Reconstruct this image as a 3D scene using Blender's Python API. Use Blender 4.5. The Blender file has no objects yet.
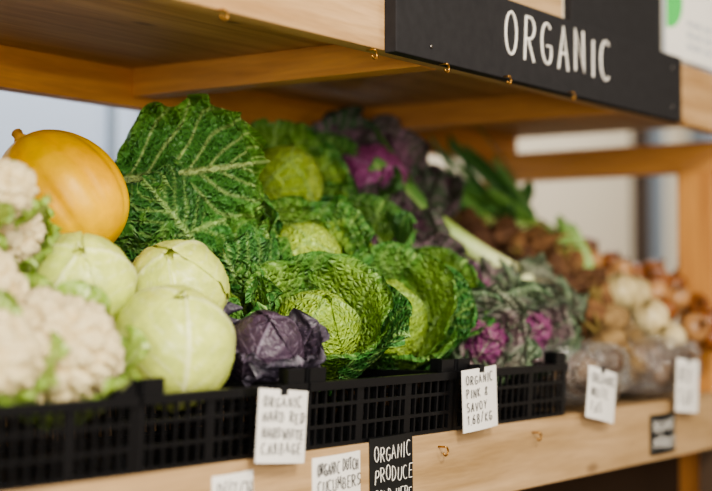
import bpy, bmesh, math, random
from mathutils import Vector, Matrix, noise
random.seed(7)
V=Vector
def lin(c):
    return tuple((x/12.92 if x<=0.04045 else ((x+0.055)/1.055)**2.4) for x in c)
def hx(s):
    return lin(tuple(int(s[i:i+2],16)/255 for i in (0,2,4)))
def mix(a,b,t):
    t=max(0,min(1,t)); return tuple(a[i]*(1-t)+b[i]*t for i in range(3))
def sm(a,b,x):
    t=max(0,min(1,(x-a)/(b-a))); return t*t*(3-2*t)
try:
    bpy.context.scene.view_settings.look='AgX - Medium High Contrast'
except Exception as e: print(e)

# ---------------------------------------------------------------- materials
def newmat(name):
    m=bpy.data.materials.new(name); m.use_nodes=True
    nt=m.node_tree; nt.nodes.clear()
    out=nt.nodes.new('ShaderNodeOutputMaterial'); p=nt.nodes.new('ShaderNodeBsdfPrincipled')
    nt.links.new(p.outputs[0],out.inputs[0])
    return m,nt,p,out
def plain(name,col,rough=.5,metal=0,spec=.5,nscale=0,namt=.1,bump=0):
    m,nt,p,out=newmat(name)
    p.inputs['Base Color'].default_value=(*col,1); p.inputs['Roughness'].default_value=rough
    p.inputs['Metallic'].default_value=metal; p.inputs['Specular IOR Level'].default_value=spec
    if nscale:
        tc=nt.nodes.new('ShaderNodeTexCoord'); n=nt.nodes.new('ShaderNodeTexNoise')
        n.inputs['Scale'].default_value=nscale; n.inputs['Detail'].default_value=6
        nt.links.new(tc.outputs['Object'],n.inputs['Vector'])
        r=nt.nodes.new('ShaderNodeMixRGB'); nt.links.new(n.outputs['Fac'],r.inputs[0])
        r.inputs[1].default_value=(*[c*(1-namt) for c in col],1); r.inputs[2].default_value=(*[min(1,c*(1+namt)) for c in col],1)
        nt.links.new(r.outputs[0],p.inputs['Base Color'])
        if bump:
            b=nt.nodes.new('ShaderNodeBump'); b.inputs['Strength'].default_value=bump; b.inputs['Distance'].default_value=.003
            nt.links.new(n.outputs['Fac'],b.inputs['Height']); nt.links.new(b.outputs[0],p.inputs['Normal'])
    return m
def wood(name,c1,c2,axis='x',rough=.55):
    m,nt,p,out=newmat(name)
    tc=nt.nodes.new('ShaderNodeTexCoord'); mp=nt.nodes.new('ShaderNodeMapping')
    s={'x':(2.2,30,30),'y':(30,2.2,30),'z':(30,30,2.2)}[axis]
    mp.inputs['Scale'].default_value=s
    nt.links.new(tc.outputs['Object'],mp.inputs[0])
    n=nt.nodes.new('ShaderNodeTexNoise'); n.inputs['Scale'].default_value=1.2; n.inputs['Detail'].default_value=5; n.inputs['Distortion'].default_value=.8
    nt.links.new(mp.outputs[0],n.inputs['Vector'])
    n2=nt.nodes.new('ShaderNodeTexNoise'); n2.inputs['Scale'].default_value=9; n2.inputs['Detail'].default_value=4
    nt.links.new(mp.outputs[0],n2.inputs['Vector'])
    r=nt.nodes.new('ShaderNodeValToRGB'); r.color_ramp.elements[0].position=.3; r.color_ramp.elements[1].position=.68
    r.color_ramp.elements[0].color=(*c2,1); r.color_ramp.elements[1].color=(*c1,1)
    nt.links.new(n.outputs['Fac'],r.inputs[0])
    mp2=nt.nodes.new('ShaderNodeMapping'); mp2.inputs['Scale'].default_value={'x':(5,14,14),'y':(14,5,14),'z':(14,14,5)}[axis]
    nt.links.new(tc.outputs['Object'],mp2.inputs[0])
    vo=nt.nodes.new('ShaderNodeTexVoronoi'); vo.inputs['Scale'].default_value=1.0
    nt.links.new(mp2.outputs[0],vo.inputs['Vector'])
    mr=nt.nodes.new('ShaderNodeMapRange'); mr.inputs[1].default_value=.05; mr.inputs[2].default_value=.13; mr.inputs[3].default_value=.6; mr.inputs[4].default_value=0
    nt.links.new(vo.outputs['Distance'],mr.inputs[0])
    mk=nt.nodes.new('ShaderNodeMixRGB'); nt.links.new(mr.outputs[0],mk.inputs[0]); nt.links.new(r.outputs[0],mk.inputs[1])
    mk.inputs[2].default_value=(c2[0]*.35,c2[1]*.28,c2[2]*.25,1)
    mm=nt.nodes.new('ShaderNodeMixRGB'); mm.blend_type='MULTIPLY'; mm.inputs[0].default_value=.35
    nt.links.new(mk.outputs[0],mm.inputs[1]); nt.links.new(n2.outputs['Fac'],mm.inputs[2])
    nt.links.new(mm.outputs[0],p.inputs['Base Color']); p.inputs['Roughness'].default_value=rough
    b=nt.nodes.new('ShaderNodeBump'); b.inputs['Strength'].default_value=.15; b.inputs['Distance'].default_value=.002
    nt.links.new(n2.outputs['Fac'],b.inputs['Height']); nt.links.new(b.outputs[0],p.inputs['Normal'])
    return m
def leafmat(name,cell=150,light=.45,bump=.8,rough=.45,trans=.15,dist=.003,spec=.4):
    m,nt,p,out=newmat(name)
    at=nt.nodes.new('ShaderNodeAttribute'); at.attribute_name='Col'
    uv=nt.nodes.new('ShaderNodeUVMap'); uv.uv_map='UVMap'
    nz=nt.nodes.new('ShaderNodeTexNoise'); nz.inputs['Scale'].default_value=60; nz.inputs['Detail'].default_value=3
    nt.links.new(uv.outputs[0],nz.inputs['Vector'])
    add=nt.nodes.new('ShaderNodeVectorMath'); add.operation='MULTIPLY_ADD'
    nt.links.new(nz.outputs['Color'],add.inputs[0]); add.inputs[1].default_value=(.006,.006,.006); nt.links.new(uv.outputs[0],add.inputs[2])
    vo=nt.nodes.new('ShaderNodeTexVoronoi'); vo.feature='DISTANCE_TO_EDGE'; vo.inputs['Scale'].default_value=cell
    nt.links.new(add.outputs[0],vo.inputs['Vector'])
    mr=nt.nodes.new('ShaderNodeMapRange'); mr.inputs[1].default_value=0; mr.inputs[2].default_value=.14; mr.inputs[3].default_value=light; mr.inputs[4].default_value=0
    nt.links.new(vo.outputs['Distance'],mr.inputs[0])
    li=nt.nodes.new('ShaderNodeMixRGB'); li.blend_type='MULTIPLY'; li.inputs[0].default_value=1; li.inputs[2].default_value=(2.2,2.0,1.8,1)
    nt.links.new(at.outputs['Color'],li.inputs[1])
    mx=nt.nodes.new('ShaderNodeMixRGB'); nt.links.new(mr.outputs[0],mx.inputs[0]); nt.links.new(at.outputs['Color'],mx.inputs[1]); nt.links.new(li.outputs[0],mx.inputs[2])
    hv=nt.nodes.new('ShaderNodeMixRGB'); hv.blend_type='MULTIPLY'; hv.inputs[0].default_value=.3
    n3=nt.nodes.new('ShaderNodeTexNoise'); n3.inputs['Scale'].default_value=25; nt.links.new(uv.outputs[0],n3.inputs['Vector'])
    cr=nt.nodes.new('ShaderNodeValToRGB'); cr.color_ramp.elements[0].position=.35; cr.color_ramp.elements[1].position=.6; cr.color_ramp.elements[0].color=(.45,.52,.4,1)
    nt.links.new(n3.outputs['Fac'],cr.inputs[0])
    nt.links.new(mx.outputs[0],hv.inputs[1]); nt.links.new(cr.outputs[0],hv.inputs[2])
    nt.links.new(hv.outputs[0],p.inputs['Base Color'])
    p.inputs['Roughness'].default_value=rough; p.inputs['Specular IOR Level'].default_value=spec
    mh=nt.nodes.new('ShaderNodeMapRange'); mh.inputs[1].default_value=0; mh.inputs[2].default_value=.4; nt.links.new(vo.outputs['Distance'],mh.inputs[0])
    b=nt.nodes.new('ShaderNodeBump'); b.inputs['Strength'].default_value=bump; b.inputs['Distance'].default_value=dist
    nt.links.new(mh.outputs[0],b.inputs['Height']); nt.links.new(b.outputs[0],p.inputs['Normal'])
    tr=nt.nodes.new('ShaderNodeBsdfTranslucent'); nt.links.new(hv.outputs[0],tr.inputs['Color'])
    ms=nt.nodes.new('ShaderNodeMixShader'); ms.inputs[0].default_value=trans
    nt.links.new(p.outputs[0],ms.inputs[1]); nt.links.new(tr.outputs[0],ms.inputs[2]); nt.links.new(ms.outputs[0],out.inputs[0])
    return m
def vcmat(name,rough=.5,bump=.3,bscale=80,dist=.002,sss=0,spec=.4,cell=False):
    m,nt,p,out=newmat(name)
    at=nt.nodes.new('ShaderNodeAttribute'); at.attribute_name='Col'
    tc=nt.nodes.new('ShaderNodeTexCoord'); n=nt.nodes.new('ShaderNodeTexNoise'); n.inputs['Scale'].default_value=bscale; n.inputs['Detail'].default_value=5
    nt.links.new(tc.outputs['Object'],n.inputs['Vector'])
    mm=nt.nodes.new('ShaderNodeMixRGB'); mm.blend_type='MULTIPLY'; mm.inputs[0].default_value=.2
    cr=nt.nodes.new('ShaderNodeValToRGB'); cr.color_ramp.elements[0].position=.35; cr.color_ramp.elements[1].position=.6; cr.color_ramp.elements[0].color=(.4,.4,.4,1)
    nt.links.new(n.outputs['Fac'],cr.inputs[0]); nt.links.new(at.outputs['Color'],mm.inputs[1]); nt.links.new(cr.outputs[0],mm.inputs[2])
    nt.links.new(mm.outputs[0],p.inputs['Base Color']); p.inputs['Roughness'].default_value=rough; p.inputs['Specular IOR Level'].default_value=spec
    b=nt.nodes.new('ShaderNodeBump'); b.inputs['Strength'].default_value=bump; b.inputs['Distance'].default_value=dist
    src=n.outputs['Fac']
    if cell:
        vo=nt.nodes.new('ShaderNodeTexVoronoi'); vo.inputs['Scale'].default_value=bscale*3; nt.links.new(tc.outputs['Object'],vo.inputs['Vector'])
        b.invert=True; src=vo.outputs['Distance']
    nt.links.new(src,b.inputs['Height']); nt.links.new(b.outputs[0],p.inputs['Normal'])
    if sss:
        p.inputs['Subsurface Weight'].default_value=sss; p.inputs['Subsurface Radius'].default_value=(.01,.008,.004); p.inputs['Subsurface Scale'].default_value=.5
    return m

M_wood=wood('pine_front',hx('D6B082'),hx('B48C5C'))
M_woodl=wood('pine_pale',hx('CFAE84'),hx('A8885C'))
M_under=wood('ply_underside',hx('CFA570'),hx('A67E4E'))
M_shade=plain('shade_dark_board',hx('4A3A2C'),.7,nscale=6,namt=.2)  # dark colour stands in for the shade under the shelf
M_orange=wood('pine_orange',hx('E8A75A'),hx('C48444'))
M_orangey=wood('pine_orange_y',hx('E4A862'),hx('C0864C'),'y')
M_orangez=wood('pine_orange_z',hx('E6A860'),hx('C4864A'),'z')
M_crate=plain('black_plastic',(.006,.006,.007),.32,0,.5)
M_black=plain('chalkboard_black',hx('29282A'),.75,0,.25,60,.3)
M_blackc=plain('black_card',hx('1C1C1C'),.6,0,.3)
M_chalk=plain('chalk_white',hx('F2EEE6'),.9)
M_card=plain('white_card',hx('EDEAE4'),.6,nscale=30,namt=.04)
M_ink=plain('black_ink',(.01,.01,.012),.6)
M_brass=plain('brass',hx('B98A4A'),.3,1)
M_steel=plain('steel',hx('8A8580'),.35,1)
M_green=plain('poster_green',hx('4DC95E'),.6)
M_wall=plain('painted_wall',hx('C6D4E8'),.8,nscale=3,namt=.04)
M_cream=plain('cream_panel',hx('E6D9C0'),.8,nscale=3,namt=.04)
M_dark=plain('dark_frame',hx('4A3A30'),.6)
M_slate=plain('grey_door',hx('8E9AA6'),.6,nscale=4,namt=.05)
M_floor=plain('floor_concrete',hx('7B6B5C'),.6,nscale=6,namt=.2,bump=.2)

M_savoy=leafmat('savoy_leaf',135,.42,1.0,.42,.15,.004)
M_smooth=leafmat('smooth_cabbage_leaf',90,.10,.10,.34,.05,.001,.5)
M_red=leafmat('red_cabbage_leaf',110,.18,.35,.38,.03,.002)
M_kale=leafmat('kale_leaf',130,.28,.8,.5,.12,.003)
M_leek=leafmat('leek_leaf',60,.05,.2,.4,.12,.001)
M_caul=vcmat('cauliflower_curd',.85,.8,90,.003,.0,.15,True)
M_squash=vcmat('squash_skin',.38,.25,60,.002,.0,.4)
M_root=vcmat('earthy_root',.8,.9,70,.006,0,.2)
M_onion=vcmat('onion_skin',.33,.2,90,.001,.05,.5)

# ---------------------------------------------------------------- mesh builder
class MB:
    def __init__(s): s.v=[];s.f=[];s.c=[];s.uv=[]
    def add(s,v,f,c,uv=None):
        o=len(s.v); s.v+=v; s.f+=[tuple(i+o for i in q) for q in f]
        s.c+=c if isinstance(c,list) else [c]*len(v)
        s.uv+=uv if uv else [(p[0]+p[1]*.3,p[2]+p[1]*.5) for p in v]
    def box(s,a,b,c=(1,1,1),shear=None):
        x0,y0,z0=a;x1,y1,z1=b
        vs=[(x,y,z) for x in(x0,x1) for y in(y0,y1) for z in(z0,z1)]
        if shear: vs=[shear(p) for p in vs]
        s.add(vs,[(0,1,3,2),(4,6,7,5),(0,4,5,1),(2,3,7,6),(0,2,6,4),(1,5,7,3)],c)
    def obj(s,name,mat,smooth=True,parent=None,bevel=0):
        me=bpy.data.meshes.new(name); me.from_pydata([tuple(p) for p in s.v],[],s.f); me.update()
        ca=me.color_attributes.new('Col','FLOAT_COLOR','POINT')
        buf=[]
        for c in s.c: buf+= [c[0],c[1],c[2],1.0]
        ca.data.foreach_set('color',buf)
        ul=me.uv_layers.new(name='UVMap'); ub=[]
        for l in me.loops: ub+=s.uv[l.vertex_index]
        ul.data.foreach_set('uv',ub)
        if smooth: me.polygons.foreach_set('use_smooth',[True]*len(me.polygons))
        o=bpy.data.objects.new(name,me); bpy.context.scene.collection.objects.link(o); me.materials.append(mat)
        if bevel:
            bv=o.modifiers.new('b','BEVEL'); bv.width=bevel; bv.segments=2
        if parent: o.parent=parent
        return o
def box(name,a,b,mat,bevel=.0015,parent=None):
    m=MB(); m.box(a,b); return m.obj(name,mat,False,parent,bevel)
def empty(name):
    e=bpy.data.objects.new(name,None); e.empty_display_size=.05; bpy.context.scene.collection.objects.link(e); return e

# ---------------------------------------------------------------- leaf
def frame(pos,t,n):
    t=V(t).normalized(); n=V(n); n=(n-t*n.dot(t)).normalized(); x=t.cross(n)
    return Matrix(((x[0],t[0],n[0],pos[0]),(x[1],t[1],n[1],pos[1]),(x[2],t[2],n[2],pos[2]),(0,0,0,1)))
def leaf(mb,M,L,W,curl,rc,col,vcol,edge=None,ruf=.0,rf=4,puck=.0,ps=.014,nu=34,nv=40,nveins=6,seed=0,flare=0,vh=.0012,shp=.55,stem=.0,vw=1.0,pw=.505):
    rnd=random.Random(seed); ph=rnd.random()*6; so=rnd.random()*50
    cy=cz=0; cl=[]
    for j in range(nv+1):
        v=j/nv; a=curl*v-flare*max(0,v-.45)**2*4
        cl.append((cy,cz,a)); cy+=math.cos(a)*L/nv; cz+=math.sin(a)*L/nv
    vs=[];cs=[];uvs=[];fs=[]
    edge=edge or col
    for j in range(nv+1):
        v=j/nv; cy,cz,a=cl[j]
        vv=v
        if stem>0: vv=max(0,(v-stem)/(1-stem))
        w=W*max(.06,math.sqrt(max(0,1-((vv-.5)/pw)**2)))**(.75)
        if v<stem: w=W*.09
        w*=1+.10*math.sin(v*17+ph)*(1 if ruf>.004 else .3)
        for i in range(nu+1):
            s=-1+2*i/nu; d=w*s
            ang=d/rc; x=rc*math.sin(ang); off=rc*(1-math.cos(ang))
            e=max(abs(s)**1.3,(v-.65)/.35 if v>.65 else 0)
            e3=e**3
            rr=ruf*e3*(math.sin(rf*6.283*v+ph+s)+.8*math.sin(rf*9.1*v+2*ph+s*5)+.7*noise.noise(V((d*60+so,v*L*60,0))))
            mw=.045*vw*(1-.75*v)+.008
            mid=1-sm(mw*.5,mw*1.6,abs(s)*w/W)
            p=(v-.55*abs(s)**.8*(.6+.4*v))*nveins+(.5 if s>0 else 0)
            fr=abs((p%1)-.5)
            ve=(1-sm(.03,.13*vw,fr))*(1-.55*abs(s)) if p>0 else 0
            vein=max(mid,ve*.8)
            pk=0
            if puck:
                pk=puck*(noise.noise(V((d/ps+so,v*L/ps,so)))*1.0+.5*noise.noise(V((d/ps*2.3,v*L/ps*2.3+so,so))))*(1-vein*.8)
                pk+=puck*.48*(1-sm(.0,.45,fr))*(1-mid)
            off=off+rr+pk-vh*vein*(1 if mid<.5 else 2.0)
            y=cy-math.sin(a)*off; z=cz+math.cos(a)*off
            pt=M@V((x,y,z)); vs.append(pt[:])
            c=mix(col,edge,e3*.8+.15*noise.noise(V((d*30,v*L*30,so))))
            c=mix(c,vcol,vein*.85)
            cs.append(c); uvs.append((d+so,v*L+so))
    for j in range(nv):
        for i in range(nu):
            a=j*(nu+1)+i; fs.append((a,a+1,a+nu+2,a+nu+1))
    mb.add(vs,fs,cs,uvs)

def axes(A):
    A=V(A).normalized(); h=V((0,0,1)) if abs(A.z)<.9 else V((1,0,0))
    e1=A.cross(h).normalized(); e2=A.cross(e1).normalized(); return A,e1,e2
def cabbage(name,C,A,R,core,colin,colout,vcol,mat,n_in=6,n_out=7,puck=.003,ruf=.008,flare=1.0,seed=1,oL=1.5,oW=1.0,theta_in=125,nv=40,vh=.0012,vw=1.0,edge=None,nveins=6,in_flare=.15,out_t=135,spin=0,rin=.02,ocurl=.55,over=.35,core_r=.97,rf=4):
    rnd=random.Random(seed); mb=MB(); C=V(C); A,e1,e2=axes(A)
    N=20; vs=[];fs=[]
    for i in range(N+1):
        th=math.pi*i/N
        for k in range(2*N):
            ph=math.pi*k/N
            r=R*core_r*(1+.03*noise.noise(V((math.cos(ph)*2,math.sin(ph)*2,th*2+seed))))
            vs.append((C+r*(math.cos(th)*A+math.sin(th)*(math.cos(ph)*e1+math.sin(ph)*e2)))[:])
    for i in range(N):
        for k in range(2*N):
            a=i*2*N+k; b=i*2*N+(k+1)%(2*N); fs.append((a,b,b+2*N,a+2*N))
    mb.add(vs,fs,core)
    for i in range(n_in):
        f=i/max(1,n_in-1); phi=spin+i*2.4+rnd.uniform(-.2,.2); r=R*(1.0+rin*(i+1))
        th=math.radians(theta_in+rnd.uniform(-8,8)); e=math.cos(phi)*e1+math.sin(phi)*e2
        pos=C+r*(math.cos(th)*A+math.sin(th)*e); t=math.sin(th)*A-math.cos(th)*e; n=C-pos
        L=r*(th+rnd.uniform(-.1,over)); c=mix(core,colin,.3+.7*f)
        leaf(mb,frame(pos,t,n),L,r*1.15,L/r,r*1.0,c,vcol,None,ruf*.25*in_flare*6,3,puck*.7,.013,seed=seed*31+i,nu=34,nv=nv,vh=vh,vw=vw,nveins=nveins,flare=in_flare*(.5+f))
    for i in range(n_out):
        f=i/max(1,n_out-1); phi=spin+1+i*2.4+rnd.uniform(-.25,.25); r=R*(1.06+rin*n_in+.03*i)
        th=math.radians(out_t+rnd.uniform(-10,10)); e=math.cos(phi)*e1+math.sin(phi)*e2
        pos=C+r*(math.cos(th)*A+math.sin(th)*e); t=math.sin(th)*A-math.cos(th)*e; n=C-pos
        L=r*oL*rnd.uniform(.9,1.15)*1.2
        leaf(mb,frame(pos,t,n),L,r*oW*rnd.uniform(.95,1.15),L/r*ocurl,r*1.6,mix(colin,colout,.35+.65*f),vcol,edge,ruf,rf,puck,.014,seed=seed*77+i,nu=38,nv=44,vh=vh*1.3,vw=vw,nveins=nveins+1,flare=flare*rnd.uniform(.7,1.3))
    return mb.obj(name,mat)

G_core=hx('DDE67C');G_in=hx('B2D052');G_mid=hx('76A246');G_out=hx('427A3A');G_dk=hx('2E6034');G_v=hx('C0D88E');G_v2=hx('A8CC7A')
F=(-.55,-.55,.62)
def savoy(C,R,A=F,seed=1,bright=0,n_in=6,n_out=8,core=None,**k):
    kw=dict(puck=.0030,ruf=.007,flare=.7,vh=.0018,vw=1.2,rf=3); kw.update(k)
    return cabbage('savoy_cabbage',C,A,R,core or G_core,mix(G_mid,G_in,max(0,.6+bright)),mix(G_out,G_dk,.5-.8*bright),G_v2,M_savoy,n_in,n_out,seed=seed,edge=G_out,**kw)
CD=mix(G_in,G_mid,.3)
savoy((1.80,1.385,.172),.054,(-.55,-.60,.50),3,.4,n_in=9,spin=.4,oL=1.15,in_flare=.10,out_t=148,flare=.9,rin=.012,core_r=.9)
savoy((1.675,1.255,.052),.050,(-.60,-.60,.45),5,.4,n_in=8,spin=1.1,oL=1.2,in_flare=.12,out_t=145,flare=.9,rin=.012,core_r=.9)
savoy((1.55,1.14,-.045),.050,(-.45,-.55,.75),8,.1,n_in=6,n_out=7,flare=.9,oL=1.5,oW=1.25,ruf=.005,rf=2.2,core=CD)
savoy((1.72,1.15,-.035),.054,(-.45,-.60,.70),12,.1,n_in=6,n_out=7,flare=.9,oL=1.5,oW=1.25,ruf=.005,rf=2.2,core=CD)
savoy((1.57,1.31,.030),.055,(-.6,.1,.8),14,-.4,n_in=4,flare=.6,oL=1.7,core=CD)
savoy((1.52,1.38,.100),.058,(-.7,.2,.7),19,-.4,n_in=4,flare=.8,oL=1.6,core=CD)
savoy((1.68,1.45,.17),.048,(-.5,-.3,.8),23,-.4,n_in=4,flare=.8,oL=1.6,core=CD)
savoy((1.86,1.19,-.025),.05,(-.4,-.6,.7),27,-.1,n_in=5,n_out=7,flare=1.0,oL=1.5,oW=1.2,ruf=.006,rf=2.5,core=CD)
savoy((1.45,1.23,-.04),.05,(-.5,-.3,.8),33,-.4,n_in=4,flare=.6,oL=1.6,core=CD)
savoy((1.83,1.29,.045),.05,(-.5,-.5,.8),37,-.2,n_in=4,flare=.8,oL=1.6,oW=1.2,ruf=.006,rf=2.5,core=CD)
savoy((1.93,1.40,.15),.05,(-.3,-.5,.8),39,-.4,n_in=4,flare=.8,oL=1.7,core=CD)
mb=MB(); leaf(mb,frame((1.425,1.365,.155),(.54,-.78,.12),(.80,.56,.12)),.195,.105,.55,.15,mix(G_mid,G_out,.9),G_v,G_mid,.014,6,.006,.014,80,90,7,101,0,.0025,vw=1.0)
leaf(mb,frame((1.44,1.36,.06),(.50,-.70,.35),(.80,.56,-.05)),.19,.09,.8,.14,G_out,G_v2,G_mid,.010,5,.004,.014,60,70,7,105,0,.002)
leaf(mb,frame((1.50,1.29,-.03),(.36,-.60,.75),(.75,.60,.2)),.17,.080,.7,.10,G_out,G_v2,G_mid,.008,4,.004,.014,60,70,7,109,0,.002)
mb.obj('savoy_cabbage_leaf',M_savoy)

# white cabbages
W_core=hx('DAE27A');W_in=hx('D2DE76');W_out=hx('B0C854');W_v=hx('ECF0B8')
def white(C,R,A,seed,spin=0):
    return cabbage('white_cabbage',C,A,R,W_core,W_in,W_out,W_v,M_smooth,6,0,0.0018,.003,0,seed,theta_in=140,vh=.0014,vw=.6,nveins=6,in_flare=.03,rin=.022,over=.0,edge=hx('E8EEA8'),spin=spin)
white((1.18,1.19,.014),.053,(-.5,-.5,.6),2)
white((1.318,1.17,.009),.054,(-.6,-.3,.65),4,1)
white((1.219,1.09,-.052),.060,(-.3,-.5,.8),6,2)
# red cabbage
cabbage('red_cabbage',(1.372,1.085,-.06),(-.3,-.5,.8),.042,hx('463246'),hx('463848'),hx('3A3542'),hx('7C6E82'),M_red,5,4,.0025,.005,.5,9,oL=1.3,oW=.9,vh=.001,vw=.6,edge=hx('56525E'))

# purple savoy / january king
P1=hx('96467E');P2=hx('6E2E64');PG=hx('4C6848');PV=hx('B284A4')
def purple(C,R,A,seed,n_out=8,fl=1.0,nm='purple_savoy_cabbage',**k):
    return cabbage(nm,C,A,R,P1,P1,PG,PV,M_kale,6,n_out,.003,.010,fl,seed,vh=.0014,edge=hx('3A3E38'),core_r=.9,**k)
purple((2.03,1.385,.188),.058,(-.70,-.62,.25),41,ocurl=.35,in_flare=.3,oL=1.15,out_t=150)
purple((1.95,1.31,.085),.046,(-.3,-.5,.8),43,oL=1.35)
purple((1.97,1.24,.01),.046,(-.3,-.5,.8),45,oL=1.35)
purple((2.20,1.42,.18),.045,(-.2,-.5,.8),47,oL=1.35)
def kale(C,R,A,seed,n=9,c=hx('6E8A64'),name='purple_kale'):
    return cabbage(name,C,A,R,P1,mix(P1,P2,.4),c,hx('B4BEA2'),M_kale,4,n,.004,.014,1.2,seed,vh=.0014,edge=hx('58725A'),oL=1.7,oW=1.1,ocurl=.4,in_flare=.4,core_r=.9)
kale((1.893,1.09,-.06),.028,(-.65,-.7,.2),51)
kale((2.035,1.09,-.05),.029,(-.6,-.7,.2),53)
kale((2.16,1.15,-.02),.032,(-.2,-.6,.8),55)
kale((2.03,1.19,.0),.030,(-.3,-.5,.8),57)

# cauliflower
def cauli(C,R,A,seed,sub=6,nleaf=6):
    bm=bmesh.new(); bmesh.ops.create_icosphere(bm,subdivisions=sub,radius=1)
    A,e1,e2=axes(A); C=V(C); mb=MB(); vs=[];cs=[]
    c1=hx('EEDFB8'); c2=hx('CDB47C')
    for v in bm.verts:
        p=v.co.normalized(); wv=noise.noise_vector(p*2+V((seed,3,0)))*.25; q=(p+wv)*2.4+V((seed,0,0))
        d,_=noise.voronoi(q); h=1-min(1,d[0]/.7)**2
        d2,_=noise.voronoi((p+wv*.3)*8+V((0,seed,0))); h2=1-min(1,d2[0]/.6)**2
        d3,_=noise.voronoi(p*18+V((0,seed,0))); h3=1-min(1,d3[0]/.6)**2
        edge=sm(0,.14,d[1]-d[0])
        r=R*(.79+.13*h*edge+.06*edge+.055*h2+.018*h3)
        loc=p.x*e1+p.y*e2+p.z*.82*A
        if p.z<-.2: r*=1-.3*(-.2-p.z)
        vs.append((C+loc*r)[:]); cs.append(mix(c2,c1,.4*edge+.35*h2+.2*h3+.15))  # crevice shade put into the curd colour between florets
    mb.add(vs,[tuple(x.index for x in f.verts) for f in bm.faces],cs); bm.free()
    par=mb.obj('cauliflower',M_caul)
    ml=MB(); rnd=random.Random(seed)
    for i in range(nleaf):
        phi=i*6.283/nleaf+rnd.uniform(-.2,.2); e=math.cos(phi)*e1+math.sin(phi)*e2; th=2.4
        pos=C+R*1.02*(math.cos(th)*A+math.sin(th)*e); t=math.sin(th)*A-math.cos(th)*e
        L=R*rnd.uniform(1.1,1.45)
        leaf(ml,frame(pos,t,C-pos),L,R*.5,L/R*.7,R*.9,hx('9CBA50'),hx('D8E4A8'),hx('7CA03C'),.005,3,.001,.014,18,24,5,seed*5+i,.7,.002,vw=1.6)
    ml.obj('cauliflower_leaves',M_smooth,parent=par)
    return par
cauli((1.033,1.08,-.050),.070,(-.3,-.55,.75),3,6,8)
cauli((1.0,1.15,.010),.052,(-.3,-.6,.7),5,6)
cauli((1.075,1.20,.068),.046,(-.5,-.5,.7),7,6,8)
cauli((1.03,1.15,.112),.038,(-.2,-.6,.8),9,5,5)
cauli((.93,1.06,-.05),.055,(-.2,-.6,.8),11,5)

# yellow squash
def squash(C,A,R,el=1.3):
    A,e1,e2=axes(A); C=V(C); mb=MB(); N=60;K=96; vs=[];cs=[];fs=[]
    for i in range(N+1):
        th=math.pi*i/N
        for k in range(K):
            ph=2*math.pi*k/K
            rib=1-.045*(1-abs(math.sin(ph*5)))**2*math.sin(th)
            r=R*(math.sin(th)**.92)*(1-.08*math.cos(th))*rib*(1+.03*noise.noise(V((math.cos(ph),math.sin(ph),th))))
            z=R*el*math.cos(th)
            vs.append((C+z*A+r*(math.cos(ph)*e1+math.sin(ph)*e2))[:])
            g=noise.noise(V((math.cos(ph)*2,math.sin(ph)*2,th*1.5)))
            c=mix((.86,.50,.002),(.80,.41,.001),.5+g); c=mix(c,hx('C89A44'),sm(.18,.05,th)*.8)
            cs.append(c)
    for i in range(N):
        for k in range(K):
            a=i*K+k;b=i*K+(k+1)%K; fs.append((a,b,b+K,a+K))
    mb.add(vs,fs,cs); par=mb.obj('yellow_squash',M_squash)
    ms=MB(); tube(ms,[C+A*R*el*.96,C+A*R*(el+.05)+e1*.002,C+A*R*(el+.13)+e1*.006],[.012,.006,.007],[hx('C08C34')]*3,8); ms.obj('stem',M_root,parent=par)
def tube(mb,pts,rad,cols,K=12,wob=0,cap=True):
    pts=[V(p) for p in pts]; vs=[];cs=[];fs=[];n=len(pts)
    up=V((.13,.27,.95))
    for i,p in enumerate(pts):
        t=(pts[min(n-1,i+1)]-pts[max(0,i-1)]).normalized(); x=t.cross(up).normalized(); y=t.cross(x)
        for k in range(K):
            a=6.283*k/K; r=rad[i]*(1+wob*noise.noise(p*60+V((k,0,0))))
            vs.append((p+r*(math.cos(a)*x+math.sin(a)*y))[:]); cs.append(cols[i])
    for i in range(n-1):
        for k in range(K):
            a=i*K+k;b=i*K+(k+1)%K; fs.append((a,b,b+K,a+K))
    if cap: fs.append(tuple(range(K))[::-1]); fs.append(tuple((n-1)*K+k for k in range(K)))
    mb.add(vs,fs,cs)
squash((1.270,1.315,.124),(-.34,.44,.80),.076,1.10)

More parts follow.
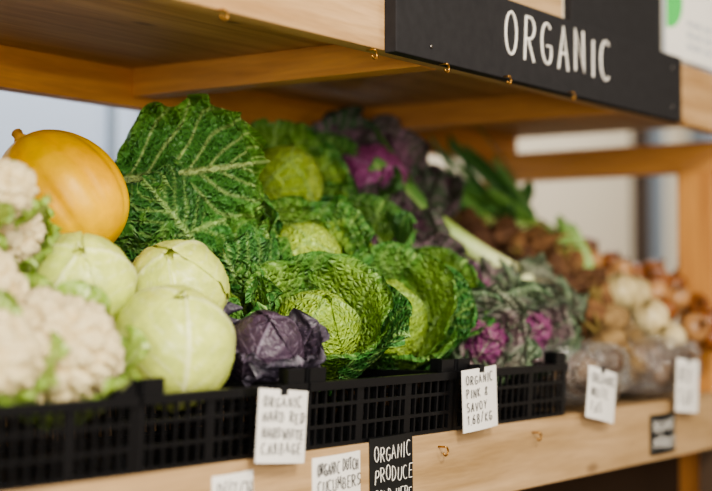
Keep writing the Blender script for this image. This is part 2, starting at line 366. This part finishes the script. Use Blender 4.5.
# lathe-type bulbs
def bulb(mb,C,A,prof,cols,K=40,wob=.03,streak=0,seed=0,bend=0):
    A,e1,e2=axes(A); C=V(C); vs=[];cs=[];fs=[];n=len(prof)
    for i,(r,z) in enumerate(prof):
        off=e1*bend*z*z
        for k in range(K):
            a=6.283*k/K; rr=r*(1+wob*noise.noise(V((math.cos(a)*1.6+seed,math.sin(a)*1.6,z*30))))
            vs.append((C+A*z+off+rr*(math.cos(a)*e1+math.sin(a)*e2))[:])
            c=cols[i]
            if streak: 
                s=noise.noise(V((a*6,z*12,seed)))*streak; c=mix(c,(c[0]*.45,c[1]*.38,c[2]*.35),s+.1)
            cs.append(c)
    for i in range(n-1):
        for k in range(K):
            a=i*K+k;b=i*K+(k+1)%K; fs.append((a,b,b+K,a+K))
    mb.add(vs,fs,cs)
def onion(name,C,A,R,col,coln,seed):
    n=26; prof=[];cols=[]
    for i in range(n+1):
        t=i/n
        z=-R*math.cos(math.pi*t)*.9; r=R*math.sin(math.pi*t)**.85
        if t>.82:
            u=(t-.82)/.18; r=max(R*.10*(1-.3*u),r*(1-u)+R*.13*u); z=z+R*.40*u*u
        prof.append((max(r,.0004),z)); cols.append(mix(col,coln,sm(.7,1,t)))
    mb=MB(); bulb(mb,C,A,prof,cols,36,.05,.7,seed)
    A_,e1,e2=axes(A)
    for k in range(9):
        d=V((random.uniform(-1,1),random.uniform(-1,1),random.uniform(-1,1)))*R*.25
        b=V(C)-A_*R*.9; tube(mb,[b+A_*.002,b-A_*R*.15+d*.5,b-A_*R*.3+d],[.0008,.0006,.0003],[coln]*3,4)
    return mb.obj(name,M_onion)
def beet(name,C,A,R,seed,c1,c2,tail=2.2,hairs=8,hl=1.0):
    n=34; prof=[];cols=[]
    for i in range(n+1):
        t=i/n; 
        if t<.45: u=t/.45; z=-R*tail+u*R*(tail-.75); r=R*(.03+.42*u**1.6)
        else: u=(t-.45)/.55; a=u*math.pi*.93; z=-R*.75*math.cos(a); r=R*max(.12,math.sin(a*.93+.24))*1.0
        if t>=.45: r=max(r,R*.2)
        prof.append((r,z)); cols.append(mix(c1,c2,.5+.9*noise.noise(V((t*7,seed,0)))))
    mb=MB(); bulb(mb,C,A,prof,cols,32,.35,.8,seed,3)
    A_,e1,e2=axes(A); rnd=random.Random(seed)
    for k in range(7):
        a=rnd.uniform(0,6.28); e=math.cos(a)*e1+math.sin(a)*e2; b=V(C)+A_*R*.7+e*R*.12
        tube(mb,[b,b+A_*R*.35+e*R*.1,b+A_*R*rnd.uniform(.5,1.0)+e*R*.3],[R*.09,R*.08,R*.07],[hx('8E7A4A')]*3,6)
    for k in range(hairs):
        a=rnd.uniform(0,6.28); e=math.cos(a)*e1+math.sin(a)*e2; b=V(C)-A_*R*rnd.uniform(.3,1.1)+e*R*.35
        tube(mb,[b,b-A_*R*.3*hl+e*R*.4*hl,b-A_*R*.9*hl+e*R*rnd.uniform(.3,.8)*hl],[.0014,.0010,.0004],[c2]*3,4)
    return mb.obj(name,M_root)
rs=random.Random(5)
roots=[(2.42,1.36,.115),(2.568,1.36,.11),(2.606,1.30,.078),(2.348,1.20,.01),(2.301,1.12,-.02),(2.349,1.28,.07),(2.48,1.33,.095),(2.44,1.24,.045),(2.30,1.24,.05),(2.36,1.40,.14),(2.52,1.27,.065),(2.27,1.32,.10),(2.24,1.17,.0),(2.40,1.14,.0),(2.50,1.42,.14),(2.62,1.40,.13),
 (2.40,1.30,.09),(2.47,1.20,.03),(2.36,1.22,.05),(2.55,1.31,.095),(2.30,1.18,.02),(2.42,1.19,.03)]
for i,c in enumerate(roots):
    a=(rs.uniform(-1,.4),rs.uniform(-.3,1),rs.uniform(-.3,.6))
    beet('beetroot',c,a,rs.uniform(.028,.038),i*3+1,*[(hx('4E3528'),hx('806044')),(hx('644430'),hx('9A744E')),(hx('442E26'),hx('74543C'))][i%3],tail=rs.uniform(2.4,3.4),hairs=14)
for c in [(2.33,1.10,-.035),(2.28,1.08,-.075)]:
    beet('celeriac',c,(-.2,.5,.8),.036,int(c[0]*100),hx('7A6040'),hx('A88C62'),1.3,70,1.3)
for i,c in enumerate([(2.47,1.13,.0),(2.455,1.08,-.03),(2.55,1.15,.01),(2.46,1.05,-.07),(2.42,1.12,.015)]):
    onion('white_onion',c,(rs.uniform(-.9,-.2),-.2,.5),.033,hx('DCCB9E') if i%2 else hx('D0C090'),hx('AC9A6C'),i+1)
oc=[(2.60,1.20,.055),(2.664,1.25,.073),(2.63,1.14,.03),(2.60,1.09,.005),(2.65,1.07,-.01),(2.54,1.09,-.02),(2.56,1.04,-.05),(2.64,1.19,.045),(2.66,1.12,.03),(2.52,1.19,.03),(2.635,1.045,-.04),(2.66,1.30,.10),(2.59,1.26,.075),(2.62,1.03,-.07),(2.655,1.16,.05),(2.57,1.12,.012)]
for i,c in enumerate(oc):
    onion('brown_onion',c,(rs.uniform(-1,.3),rs.uniform(-.9,.2),rs.uniform(.1,.8)),rs.uniform(.021,.028),hx('8C5426') if i%3 else hx('BC8E5E'),hx('643C20'),i+20)

# leeks
def leek(name,p0,p1,R,seed,nl=7,spread=.6,LL=.2,wf=1.3,dark=0,cv=(-.9,.1)):
    p0=V(p0);p1=V(p1); d=(p1-p0); t=d.normalized(); n=14; mb=MB()
    pts=[];rad=[];cols=[]
    for i in range(n+1):
        u=i/n; pts.append(p0+d*u+V((0,0,-.01*math.sin(u*3.14)))); rad.append(R*(1.25 if u<.08 else 1.0)*(.6 if i==0 else 1)*(1+.15*u)); cols.append(mix(hx('DDE2AE'),hx('96B858'),sm(.1,.9,u)))
    tube(mb,pts,rad,cols,16); rnd=random.Random(seed)
    for k in range(14):
        dd=V((rnd.uniform(-1,1),rnd.uniform(-1,1),rnd.uniform(-1,1)))*R*1.2
        tube(mb,[p0+dd*.2,p0-t*.012+dd*.6,p0-t*.028+dd],[.0009,.0007,.0003],[hx('CDBB92')]*3,4)
    par=mb.obj(name,M_onion)
    ml=MB(); A,e1,e2=axes(t)
    for k in range(nl):
        a=k*2.4; e=math.cos(a)*e1+math.sin(a)*e2
        leaf(ml,frame(p1-t*.03+e*R*.8,t+e*spread*rnd.uniform(.3,1),-e),LL*rnd.uniform(.7,1.2),R*wf,rnd.uniform(*cv),R*2.2,mix(hx('6E9E4E'),hx('44743A'),dark*rnd.random()),mix(hx('B2D07A'),hx('86AE62'),dark),hx('4E7E40'),.001,2,0,.02,10,30,2,seed+k,vw=.8,vh=.0003,pw=.56)
    ml.obj('leaves',M_leek,parent=par)
leek('leek',(2.19,1.17,.030),(2.075,1.33,.158),.016,3,6,.5,.14)
leek('leek',(2.11,1.19,.040),(2.05,1.34,.11),.012,13,6,.5,.12)
leek('leek',(2.66,1.33,.095),(2.56,1.39,.170),.012,23,11,.6,.24,.9,1,(-.4,.5))
leek('leek',(2.60,1.30,.10),(2.51,1.40,.160),.012,33,11,.6,.23,.9,1,(-.4,.5))
leek('leek',(2.52,1.36,.12),(2.43,1.43,.170),.012,43,10,.6,.20,.9,1,(-.4,.5))
mb=MB()
for i in range(9):
    leaf(mb,frame((2.54+.01*i,1.22+.008*i,.03+.004*i),(rs.uniform(-.4,.1),.5,.8+rs.uniform(-.3,.3)),(.8,.5,.1)),.12,.010,-.3,.03,hx('8FBA56'),hx('B9CC86'),hx('6FA04E'),.001,2,0,.02,8,24,2,i,vw=.5,vh=.0003)
mb.obj('spring_onion_greens',M_leek)
mb=MB()
for i in range(40):
    leaf(mb,frame((rs.uniform(2.05,2.62),1.46,rs.uniform(.10,.17)),(rs.uniform(-.6,.1),rs.uniform(-.6,.1),rs.uniform(.4,.9)),(.7,.5,.1)),rs.uniform(.08,.14),rs.uniform(.012,.022),rs.uniform(-.8,.4),.05,hx('3E6C34'),hx('7CAA58'),hx('2E5C30'),.004,3,.002,.014,12,24,4,i+300,stem=.2)
mb.obj('beet_greens',M_kale)

# plastic bags
def bag(C,sx,sy,sz,seed):
    C=V(C); par=empty('plastic_vegetable_bag'); rnd=random.Random(seed)
    for i in range(12):
        a=i*2.4; r=.7*math.sqrt(i/12)
        mbx=MB(); R=min(sy,sz)*rnd.uniform(.42,.5); n=16
        prof=[(max(.0005,R*math.sin(math.pi*k/n)),-R*.9*math.cos(math.pi*k/n)) for k in range(n+1)]
        bulb(mbx,C+V((math.cos(a)*r*sx,math.sin(a)*r*sy,rnd.uniform(-.3,.35)*sz)),(rnd.uniform(-1,1),rnd.uniform(-1,1),1),prof,[hx('8A6C4C') if i%2 else hx('604834')]*(n+1),20,.15,.3,i)
        mbx.obj('potato',M_root,parent=par)
    bm=bmesh.new(); bmesh.ops.create_icosphere(bm,subdivisions=6,radius=1); mb=MB(); vs=[]
    for v in bm.verts:
        p=v.co; k=1+.16*abs(noise.noise(p*3+V((seed,0,0))))+.14*abs(noise.noise(p*6))+.05*abs(noise.noise(p*16))-.05
        e=.75
        q=V([math.copysign(abs(c)**e,c) for c in p])
        z=q.z
        if z>.55: k*=1-.35*(z-.55)
        vs.append((C+V((q.x*sx*k,q.y*sy*k,z*sz*(k if z>0 else 1))))[:])
    mb.add(vs,[tuple(x.index for x in f.verts) for f in bm.faces],(1,1,1)); bm.free()
    mb.obj('clear_film',M_bag,parent=par)
M_bag,nt,p,out=newmat('clear_plastic_film')
p.inputs['Base Color'].default_value=(.85,.85,.85,1); p.inputs['Roughness'].default_value=.12
tb=nt.nodes.new('ShaderNodeBsdfTransparent'); ms=nt.nodes.new('ShaderNodeMixShader')
lw=nt.nodes.new('ShaderNodeLayerWeight'); lw.inputs[0].default_value=.3
mr=nt.nodes.new('ShaderNodeMapRange'); mr.inputs[3].default_value=.18; mr.inputs[4].default_value=.6
nt.links.new(lw.outputs['Facing'],mr.inputs[0]); nt.links.new(mr.outputs[0],ms.inputs[0])
gl=nt.nodes.new('ShaderNodeBsdfGlossy'); gl.inputs['Roughness'].default_value=.10
m2=nt.nodes.new('ShaderNodeMixShader'); m2.inputs[0].default_value=.8
nt.links.new(p.outputs[0],m2.inputs[1]); nt.links.new(gl.outputs[0],m2.inputs[2])
nt.links.new(tb.outputs[0],ms.inputs[1]); nt.links.new(m2.outputs[0],ms.inputs[2]); nt.links.new(ms.outputs[0],out.inputs[0])
nz=nt.nodes.new('ShaderNodeTexNoise'); nz.inputs['Scale'].default_value=30; nz.inputs['Detail'].default_value=3; nz.inputs['Distortion'].default_value=1.5
tc=nt.nodes.new('ShaderNodeTexCoord'); nt.links.new(tc.outputs['Object'],nz.inputs['Vector'])
bb=nt.nodes.new('ShaderNodeBump'); bb.inputs['Strength'].default_value=1.0; bb.inputs['Distance'].default_value=.02
nt.links.new(nz.outputs['Fac'],bb.inputs['Height']); nt.links.new(bb.outputs[0],p.inputs['Normal']); nt.links.new(bb.outputs[0],gl.inputs['Normal'])
bag((2.13,1.055,-.112),.12,.052,.053,1)
bag((2.42,1.055,-.110),.12,.052,.055,2)

# ---------------------------------------------------------------- crates
def crate(x0,x1,y0,y1,z0,h):
    mb=MB(); ym=(y0+y1)/2
    def sh(p):
        k=(p[2]-z0)/h*.03
        return (p[0],p[1]+(p[1]-ym)*k*1.2,p[2])
    t=.0035
    mb.box((x0,y0,z0),(x1,y1,z0+.004),shear=sh)
    FR=((.05,.005),(.36,.0022),(.66,.0022))
    def wall_x(y):
        n=max(4,int((x1-x0)/.0165)); 
        for i in range(n+1):
            x=x0+(x1-x0)*i/n; w=.0017 if i%6 else .007
            mb.box((x-w,y-t/2,z0),(x+w,y+t/2,z0+h),shear=sh)
        for f,q in FR: mb.box((x0,y-t*.6,z0+h*f-q),(x1,y+t*.6,z0+h*f+q),shear=sh)
        mb.box((x0-.003,y-t*1.8,z0+h-.010),(x1+.003,y+t*1.8,z0+h),shear=sh)
    def wall_y(x):
        n=max(4,int((y1-y0)/.0165))
        for i in range(n+1):
            y=y0+(y1-y0)*i/n; mb.box((x-t/2,y-.0018,z0),(x+t/2,y+.0018,z0+h),shear=sh)
        for f,q in FR: mb.box((x-t*.6,y0,z0+h*f-q),(x+t*.6,y1,z0+h*f+q),shear=sh)
        mb.box((x-t*1.8,y0-.003,z0+h-.010),(x+t*1.8,y1+.003,z0+h),shear=sh)
    wall_x(y0); wall_x(y1); wall_y(x0+t); wall_y(x1-t)
    for x in (x0,x1):
        for y in (y0,y1):
            sx=1 if x==x0 else -1; sy=1 if y==y0 else -1
            mb.box((min(x,x+sx*.03),y-.003,z0+h-.004),(max(x,x+sx*.03),y+.003,z0+h+.016),shear=sh)
            mb.box((x-.003,min(y,y+sy*.03),z0+h-.004),(x+.003,max(y,y+sy*.03),z0+h+.016),shear=sh)
    return mb.obj('black_plastic_crate',M_crate,False)
Z=-.172
for a,b in [(.68,1.065),(1.075,1.335),(1.345,1.655),(1.665,1.97),(1.98,2.27),(2.28,2.66)]:
    crate(a,b,1.006 if b<1.98 else 1.125,1.27,Z,.080)
for a,b in [(.9,1.28),(1.29,1.66),(1.67,2.04),(2.05,2.36),(2.37,2.67)]:
    crate(a,b,1.285,1.50,-.07,.075)

# ---------------------------------------------------------------- shelving unit
sh=empty('wooden_shelving_unit')
box('shelf_front_beam',(.2,1.0,-.262),(2.74,1.028,-.168),M_woodl,parent=sh)
box('shelf_deck',(.2,1.028,-.190),(2.74,1.55,-.1725),M_woodl,parent=sh)
box('display_riser',(.6,1.28,-.1725),(2.70,1.53,-.0705),M_under,parent=sh)
box('upper_front_beam',(.2,1.0,.301),(2.80,1.026,.405),M_wood,parent=sh)
box('upper_deck',(.2,1.026,.342),(2.80,1.56,.36),M_under,parent=sh)
for x in (.78,1.62,2.20): box('crossbeam',(x,1.026,.300),(x+.04,1.53,.342),M_orangey,parent=sh)
box('end_crossbeam',(2.70,1.0,.243),(2.74,1.56,.300),M_orangey,parent=sh)
box('back_rail',(.2,1.53,.285),(2.80,1.56,.342),M_orange,parent=sh)
box('end_post_front',(2.70,1.06,-1.2),(2.74,1.13,.243),M_orangez,parent=sh)
box('end_post_back',(2.70,1.50,-1.2),(2.74,1.56,.243),M_orangez,parent=sh)
box('left_post_front',(.22,1.03,-1.2),(.26,1.10,.342),M_orangez,parent=sh)
box('left_post_back',(.22,1.50,-1.2),(.26,1.53,.342),M_orangez,parent=sh)
box('bottom_shelf',(.2,1.03,-.72),(2.74,1.55,-.70),M_under,parent=sh)
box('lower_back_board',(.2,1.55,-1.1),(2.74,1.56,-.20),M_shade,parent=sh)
box('shade_end_panel',(2.742,1.00,-1.2),(2.755,1.56,-.17),M_shade,parent=sh)  # added panel, dark in place of the shade below the deck
box('shade_side_board',(2.60,1.02,-1.19),(2.699,1.05,-.265),M_shade,parent=sh)  # added dark board, continues the painted shade under the beam
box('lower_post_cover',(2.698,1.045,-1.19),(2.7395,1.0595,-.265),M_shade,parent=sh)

# hooks
def hook(x,z,y=.999,r=.0055):
    mb=MB(); pts=[(x,y+.001,z),(x,y-.008,z)]
    for k in range(9):
        a=math.pi/2-k*.55; pts.append((x+r*math.cos(a),y-.010,z-r+r*math.sin(a)))
    tube(mb,pts,[.0012]*len(pts),[(1,1,1)]*len(pts),8); return mb.obj('cup_hook',M_brass)
for x,z,y in [(1.185,.300,1.0),(1.46,.296,.999),(1.60,.296,.984),(1.76,.300,.984),(1.95,.30,.984),(2.36,.30,.984)]: hook(x,z,y)
for x in (1.62,1.87): hook(x,-.185)

# ---------------------------------------------------------------- lettering
def arc(cx,cy,rx,ry,a0,a1,n=10):
    return [(cx+rx*math.cos(math.radians(a0+(a1-a0)*i/n)),cy+ry*math.sin(math.radians(a0+(a1-a0)*i/n))) for i in range(n+1)]
GL={'O':[arc(.3,.5,.28,.5,90,450,18)],'R':[[(.05,0),(.05,1)],[(.05,1)]+arc(.25,.75,.27,.25,80,-90,8)+[(.08,.5)],[(.2,.5),(.55,0)]],
'G':[arc(.33,.5,.3,.5,50,300,14)+[(.55,.2),(.55,.45),(.33,.45)]],'A':[[(0,0),(.28,1),(.56,0)],[(.1,.38),(.47,.38)]],
'N':[[(.04,0),(.04,1),(.54,0),(.54,1)]],'I':[[(.15,0),(.15,1)]],'C':[arc(.35,.5,.32,.5,55,305,14)],
'P':[[(.05,0),(.05,1)]+arc(.25,.75,.25,.25,80,-90,8)+[(.05,.5)]],'D':[[(.05,0),(.05,1)]+arc(.1,.5,.42,.5,90,-90,10)+[(.05,0)]],
'U':[[(.05,1),(.05,.3)]+arc(.29,.28,.24,.28,180,360,8)+[(.53,1)]],'E':[[(.5,1),(.05,1),(.05,0),(.5,0)],[(.05,.52),(.42,.52)]],
'T':[[(0,1),(.56,1)],[(.28,1),(.28,0)]],'H':[[(.05,0),(.05,1)],[(.5,0),(.5,1)],[(.05,.5),(.5,.5)]],'S':[arc(.3,.75,.22,.25,40,270,8)+arc(.3,.25,.24,.25,90,-140,8)],
'K':[[(.05,0),(.05,1)],[(.5,1),(.06,.45),(.52,0)]],'V':[[(0,1),(.28,0),(.56,1)]],'Y':[[(0,1),(.28,.5),(.56,1)],[(.28,.5),(.28,0)]],
'W':[[(0,1),(.15,0),(.3,.7),(.45,0),(.6,1)]],'B':[[(.05,0),(.05,1)]+arc(.2,.76,.24,.24,80,-90,7)+arc(.2,.26,.3,.26,90,-90,7)+[(.05,0)]],
'M':[[(0,0),(.08,1),(.3,.3),(.52,1),(.6,0)]],'1':[[(.1,.8),(.28,1),(.28,0)]],'2':[arc(.3,.72,.24,.28,160,-30,8)+[(.05,0),(.55,0)]],
'6':[[(.45,1),(.15,.6)]+arc(.3,.27,.24,.27,150,510,12)],'8':[arc(.3,.75,.2,.25,0,360,10),arc(.3,.25,.24,.25,0,360,10)],'.':[[(.2,0),(.24,.05)]],
'&':[[(.55,0),(.12,.75)]+arc(.28,.82,.15,.18,180,-10,6)+[(.08,.3)]+arc(.28,.2,.22,.2,160,350,6)],'/':[[(.05,-.1),(.5,1.1)]],'0':[arc(.3,.5,.25,.5,90,450,14)],
'5':[[(.5,1),(.12,1),(.1,.55)]+arc(.28,.3,.25,.3,110,-140,8)],'L':[[(.05,1),(.05,0),(.5,0)]],'F':[[(.5,1),(.05,1),(.05,0)],[(.05,.52),(.42,.52)]],'X':[[(0,0),(.5,1)],[(0,1),(.5,0)]]}
def letters(name,s,o,xd,zd,h,pitch,bev,mat,parent,seed=0,jit=.04,wx=1.0):
    cu=bpy.data.curves.new(name,'CURVE'); cu.dimensions='3D'; cu.bevel_depth=bev; cu.bevel_resolution=1; cu.use_fill_caps=True
    rnd=random.Random(seed+len(s)); o=V(o);xd=V(xd);zd=V(zd); cx=0
    for ch in s:
        if ch==' ': cx+=pitch*.7; continue
        dy=rnd.uniform(-jit,jit)*h; sl=rnd.uniform(-.05,.12); sc=rnd.uniform(.9,1.08)
        for st in GL.get(ch,[]):
            sp=cu.splines.new('POLY'); sp.points.add(len(st)-1)
            for i,(x,y) in enumerate(st):
                q=o+xd*(cx+x*h*wx+sl*y*h*wx)+zd*(y*h*sc+dy); sp.points[i].co=(*q,1)
        cx+=pitch*(.62 if ch in 'I1.' else 1)
    ob=bpy.data.objects.new(name,cu); bpy.context.scene.collection.objects.link(ob); cu.materials.append(mat); ob.parent=parent; return ob
X=(1,0,0);ZD=(0,0,1)
sg=box('organic_sign_board',(1.497,.982,.298),(2.37,.9995,.407),M_black,.0015)
letters('chalk_lettering','ORGANIC',(1.762,.981,.332),X,ZD,.058,.052,.0018,M_chalk,sg,3,.05,.92)
for x,z in [(1.56,.385),(1.575,.315),(2.33,.385),(2.33,.32)]:
    mb=MB(); tube(mb,[(x,.9825,z),(x,.9805,z)],[.003,.0025],[(1,1,1)]*2,10); mb.obj('screw',M_steel,parent=sg)

def tag(name,x0,x1,z0,z1,y,lines,mat,ink,rot=0,clip=True,lean=.0):
    c=V(((x0+x1)/2,y,(z0+z1)/2)); a=math.radians(rot); xd=V((math.cos(a),0,math.sin(a))); zd=V((-math.sin(a),lean,math.cos(a))); w=(x1-x0)/2;h=(z1-z0)/2
    mb=MB(); vs=[]
    for dy in (0,.0012):
        for i in range(7):
            for j in (-1,1):
                u=-1+i/3; vs.append((c+xd*u*w+zd*j*h+V((0,dy+.0025*(u*u-1),0)))[:])
    fs=[]
    for i in range(6):
        a_=2*i; fs.append((a_,a_+2,a_+3,a_+1)); b_=14+2*i; fs.append((b_,b_+1,b_+3,b_+2))
        fs.append((a_,b_,b_+2,a_+2)); fs.append((a_+1,a_+3,b_+3,b_+1))
    fs+=[(0,1,15,14),(12,26,27,13)]
    mb.add(vs,fs,(1,1,1)); t=mb.obj(name,mat,False)
    n=len(lines); lh=2*h*.86/n
    for i,l in enumerate(lines):
        k=max(5,len(l)); pitch=min(2*w*.92/k, lh*.62)
        hh=min(lh*.66,pitch*2.2)
        o=c-xd*w*.88+zd*(h*.9-lh*(i+.85))+V((0,-.0030,0))
        letters('handwriting',l,o,xd,zd,hh,pitch,.00058,ink,t,i,.12,min(1,pitch*1.25/hh) )
    if clip:
        mb=MB(); mb.box((c.x-.006,y-.003,z1-.006),(c.x+.006,y+.012,z1+.004)); mb.obj('clip',M_crate,False,parent=t)
    return t
tag('price_tag',1.233,1.318,-.174,-.096,.983,['ORGANIC','HARD RED','HARDWHITE','CABBAGE'],M_card,M_ink,-5)
tag('price_tag',1.652,1.74,-.168,-.088,.983,['ORGANIC','PINK &','SAVOY','1.68/KG'],M_card,M_ink,3)
tag('price_tag',2.01,2.105,-.180,-.104,.983,['ORGANIC','WHITE','1.65'],M_card,M_ink,-10)
tag('price_tag',2.34,2.435,-.188,-.100,.983,['RED','1.68'],M_card,M_ink,-5)
tag('shelf_label',1.352,1.445,-.245,-.176,.9988,['ORGANIC DUTCH','CUCUMBERS','1.50'],M_card,M_ink,1,False)
tag('shelf_label',1.180,1.246,-.25,-.180,.9988,['DUTCH','RED'],M_card,M_ink,1,False)
tag('chalk_label',1.465,1.558,-.255,-.163,.9988,['ORGANIC','PRODUCE','SOLD HERE'],M_blackc,M_chalk,1,False)
tag('chalk_label',2.27,2.37,-.252,-.187,.9988,['ORGANIC','PRODUCE'],M_blackc,M_chalk,0,False)

# things above the upper shelf
box('wooden_box',(1.72,1.01,.406),(1.99,1.20,.56),M_woodl)
box('blackboard',(1.995,.998,.4065),(2.325,1.012,.60),M_black)
po=box('poster',(2.33,.992,.409),(2.75,.9945,.70),M_card,.0)
mb=MB(); vs=[(2.335+.065*math.cos(a*.1309),.9915,.505+.05*math.sin(a*.1309)) for a in range(48)]; vs=[(max(2.331,a),b,c) for a,b,c in vs]; mb.add(vs,[tuple(range(48))],(1,1,1)); mb.obj('green_logo',M_green,False,parent=po)
for i in range(3): letters('print','ORGANIC BOX SCHEME',(2.42,.9915,.47-.02*i),X,ZD,.009,.011,.0006,M_slate,po,i,0)

# ---------------------------------------------------------------- room
box('wall_back',(-2,2.40,-1.2),(9,2.50,2.2),M_wall,0)
box('floor',(-2,-3,-1.25),(9,2.50,-1.2),M_floor,0)
box('wall_right',(9,-3,-1.2),(9.1,2.50,2.2),M_cream,0)
for i,x in enumerate((2.1,2.46,2.57,2.9)): box('trim_%d'%(i+1),(x,2.385,-1.2),(x+.018,2.40,2.2),M_slate,0)
box('trim_5',(3.7,2.38,-1.2),(5.25,2.40,2.2),M_cream,0)
box('trim_6',(5.25,2.36,-1.2),(5.38,2.40,2.2),M_dark,0)
box('door_1',(5.38,2.375,-1.2),(6.0,2.399,1.6),M_slate,0)
box('trim_7',(5.56,2.35,-1.2),(5.74,2.374,1.6),M_cream,0)

# ---------------------------------------------------------------- lights
def area(name,loc,tgt,size,power,col):
    l=bpy.data.lights.new(name,'AREA'); l.size=size; l.energy=power; l.color=col
    o=bpy.data.objects.new(name,l); o.location=loc; o.rotation_euler=(V(tgt)-V(loc)).to_track_quat('-Z','Y').to_euler(); bpy.context.scene.collection.objects.link(o)
area('overhead_light',(.4,-.7,1.3),(1.7,1.2,0),.5,56,(1,.92,.79))
area('fill_light',(-.9,-.5,.15),(1.8,1.4,.15),1.0,44,(1,.94,.85))  # added low fill for the deck underside and wall, not a known window
area('fill_light',(.8,-1.6,.5),(1.9,1.3,.12),.9,36,(1,.93,.82))  # added frontal fill for the cabbage heads, no window known here
area('overhead_light',(4.2,1.5,1.8),(4.4,2.4,.3),.8,32,(.94,.97,1))  # added unseen light to brighten the back wall on the right
area('overhead_light',(2.3,1.95,1.6),(2.5,2.4,.2),.4,26,(.85,.92,1))  # added behind the shelf only to brighten the wall
area('overhead_light',(2.6,-.7,1.2),(2.3,1.2,0),.6,12,(1,.88,.70))
w=bpy.data.worlds.new('World'); bpy.context.scene.world=w; w.use_nodes=True
w.node_tree.nodes['Background'].inputs[0].default_value=(1,.90,.78,1); w.node_tree.nodes['Background'].inputs[1].default_value=.42

cam=bpy.data.cameras.new('Camera'); co=bpy.data.objects.new('Camera',cam); bpy.context.scene.collection.objects.link(co)
cam.lens=75.8; cam.sensor_width=36; cam.clip_start=.01
p=math.radians(2.08); d=V((.821*math.cos(p),.571*math.cos(p),math.sin(p))); co.location=(0,0,0)
co.rotation_euler=d.to_track_quat('-Z','Y').to_euler()
cam.dof.use_dof=True; cam.dof.focus_distance=1.84; cam.dof.aperture_fstop=2.2
bpy.context.scene.camera=co
for o in bpy.context.scene.objects:
    if o.parent is None: o.location.z+=1.2
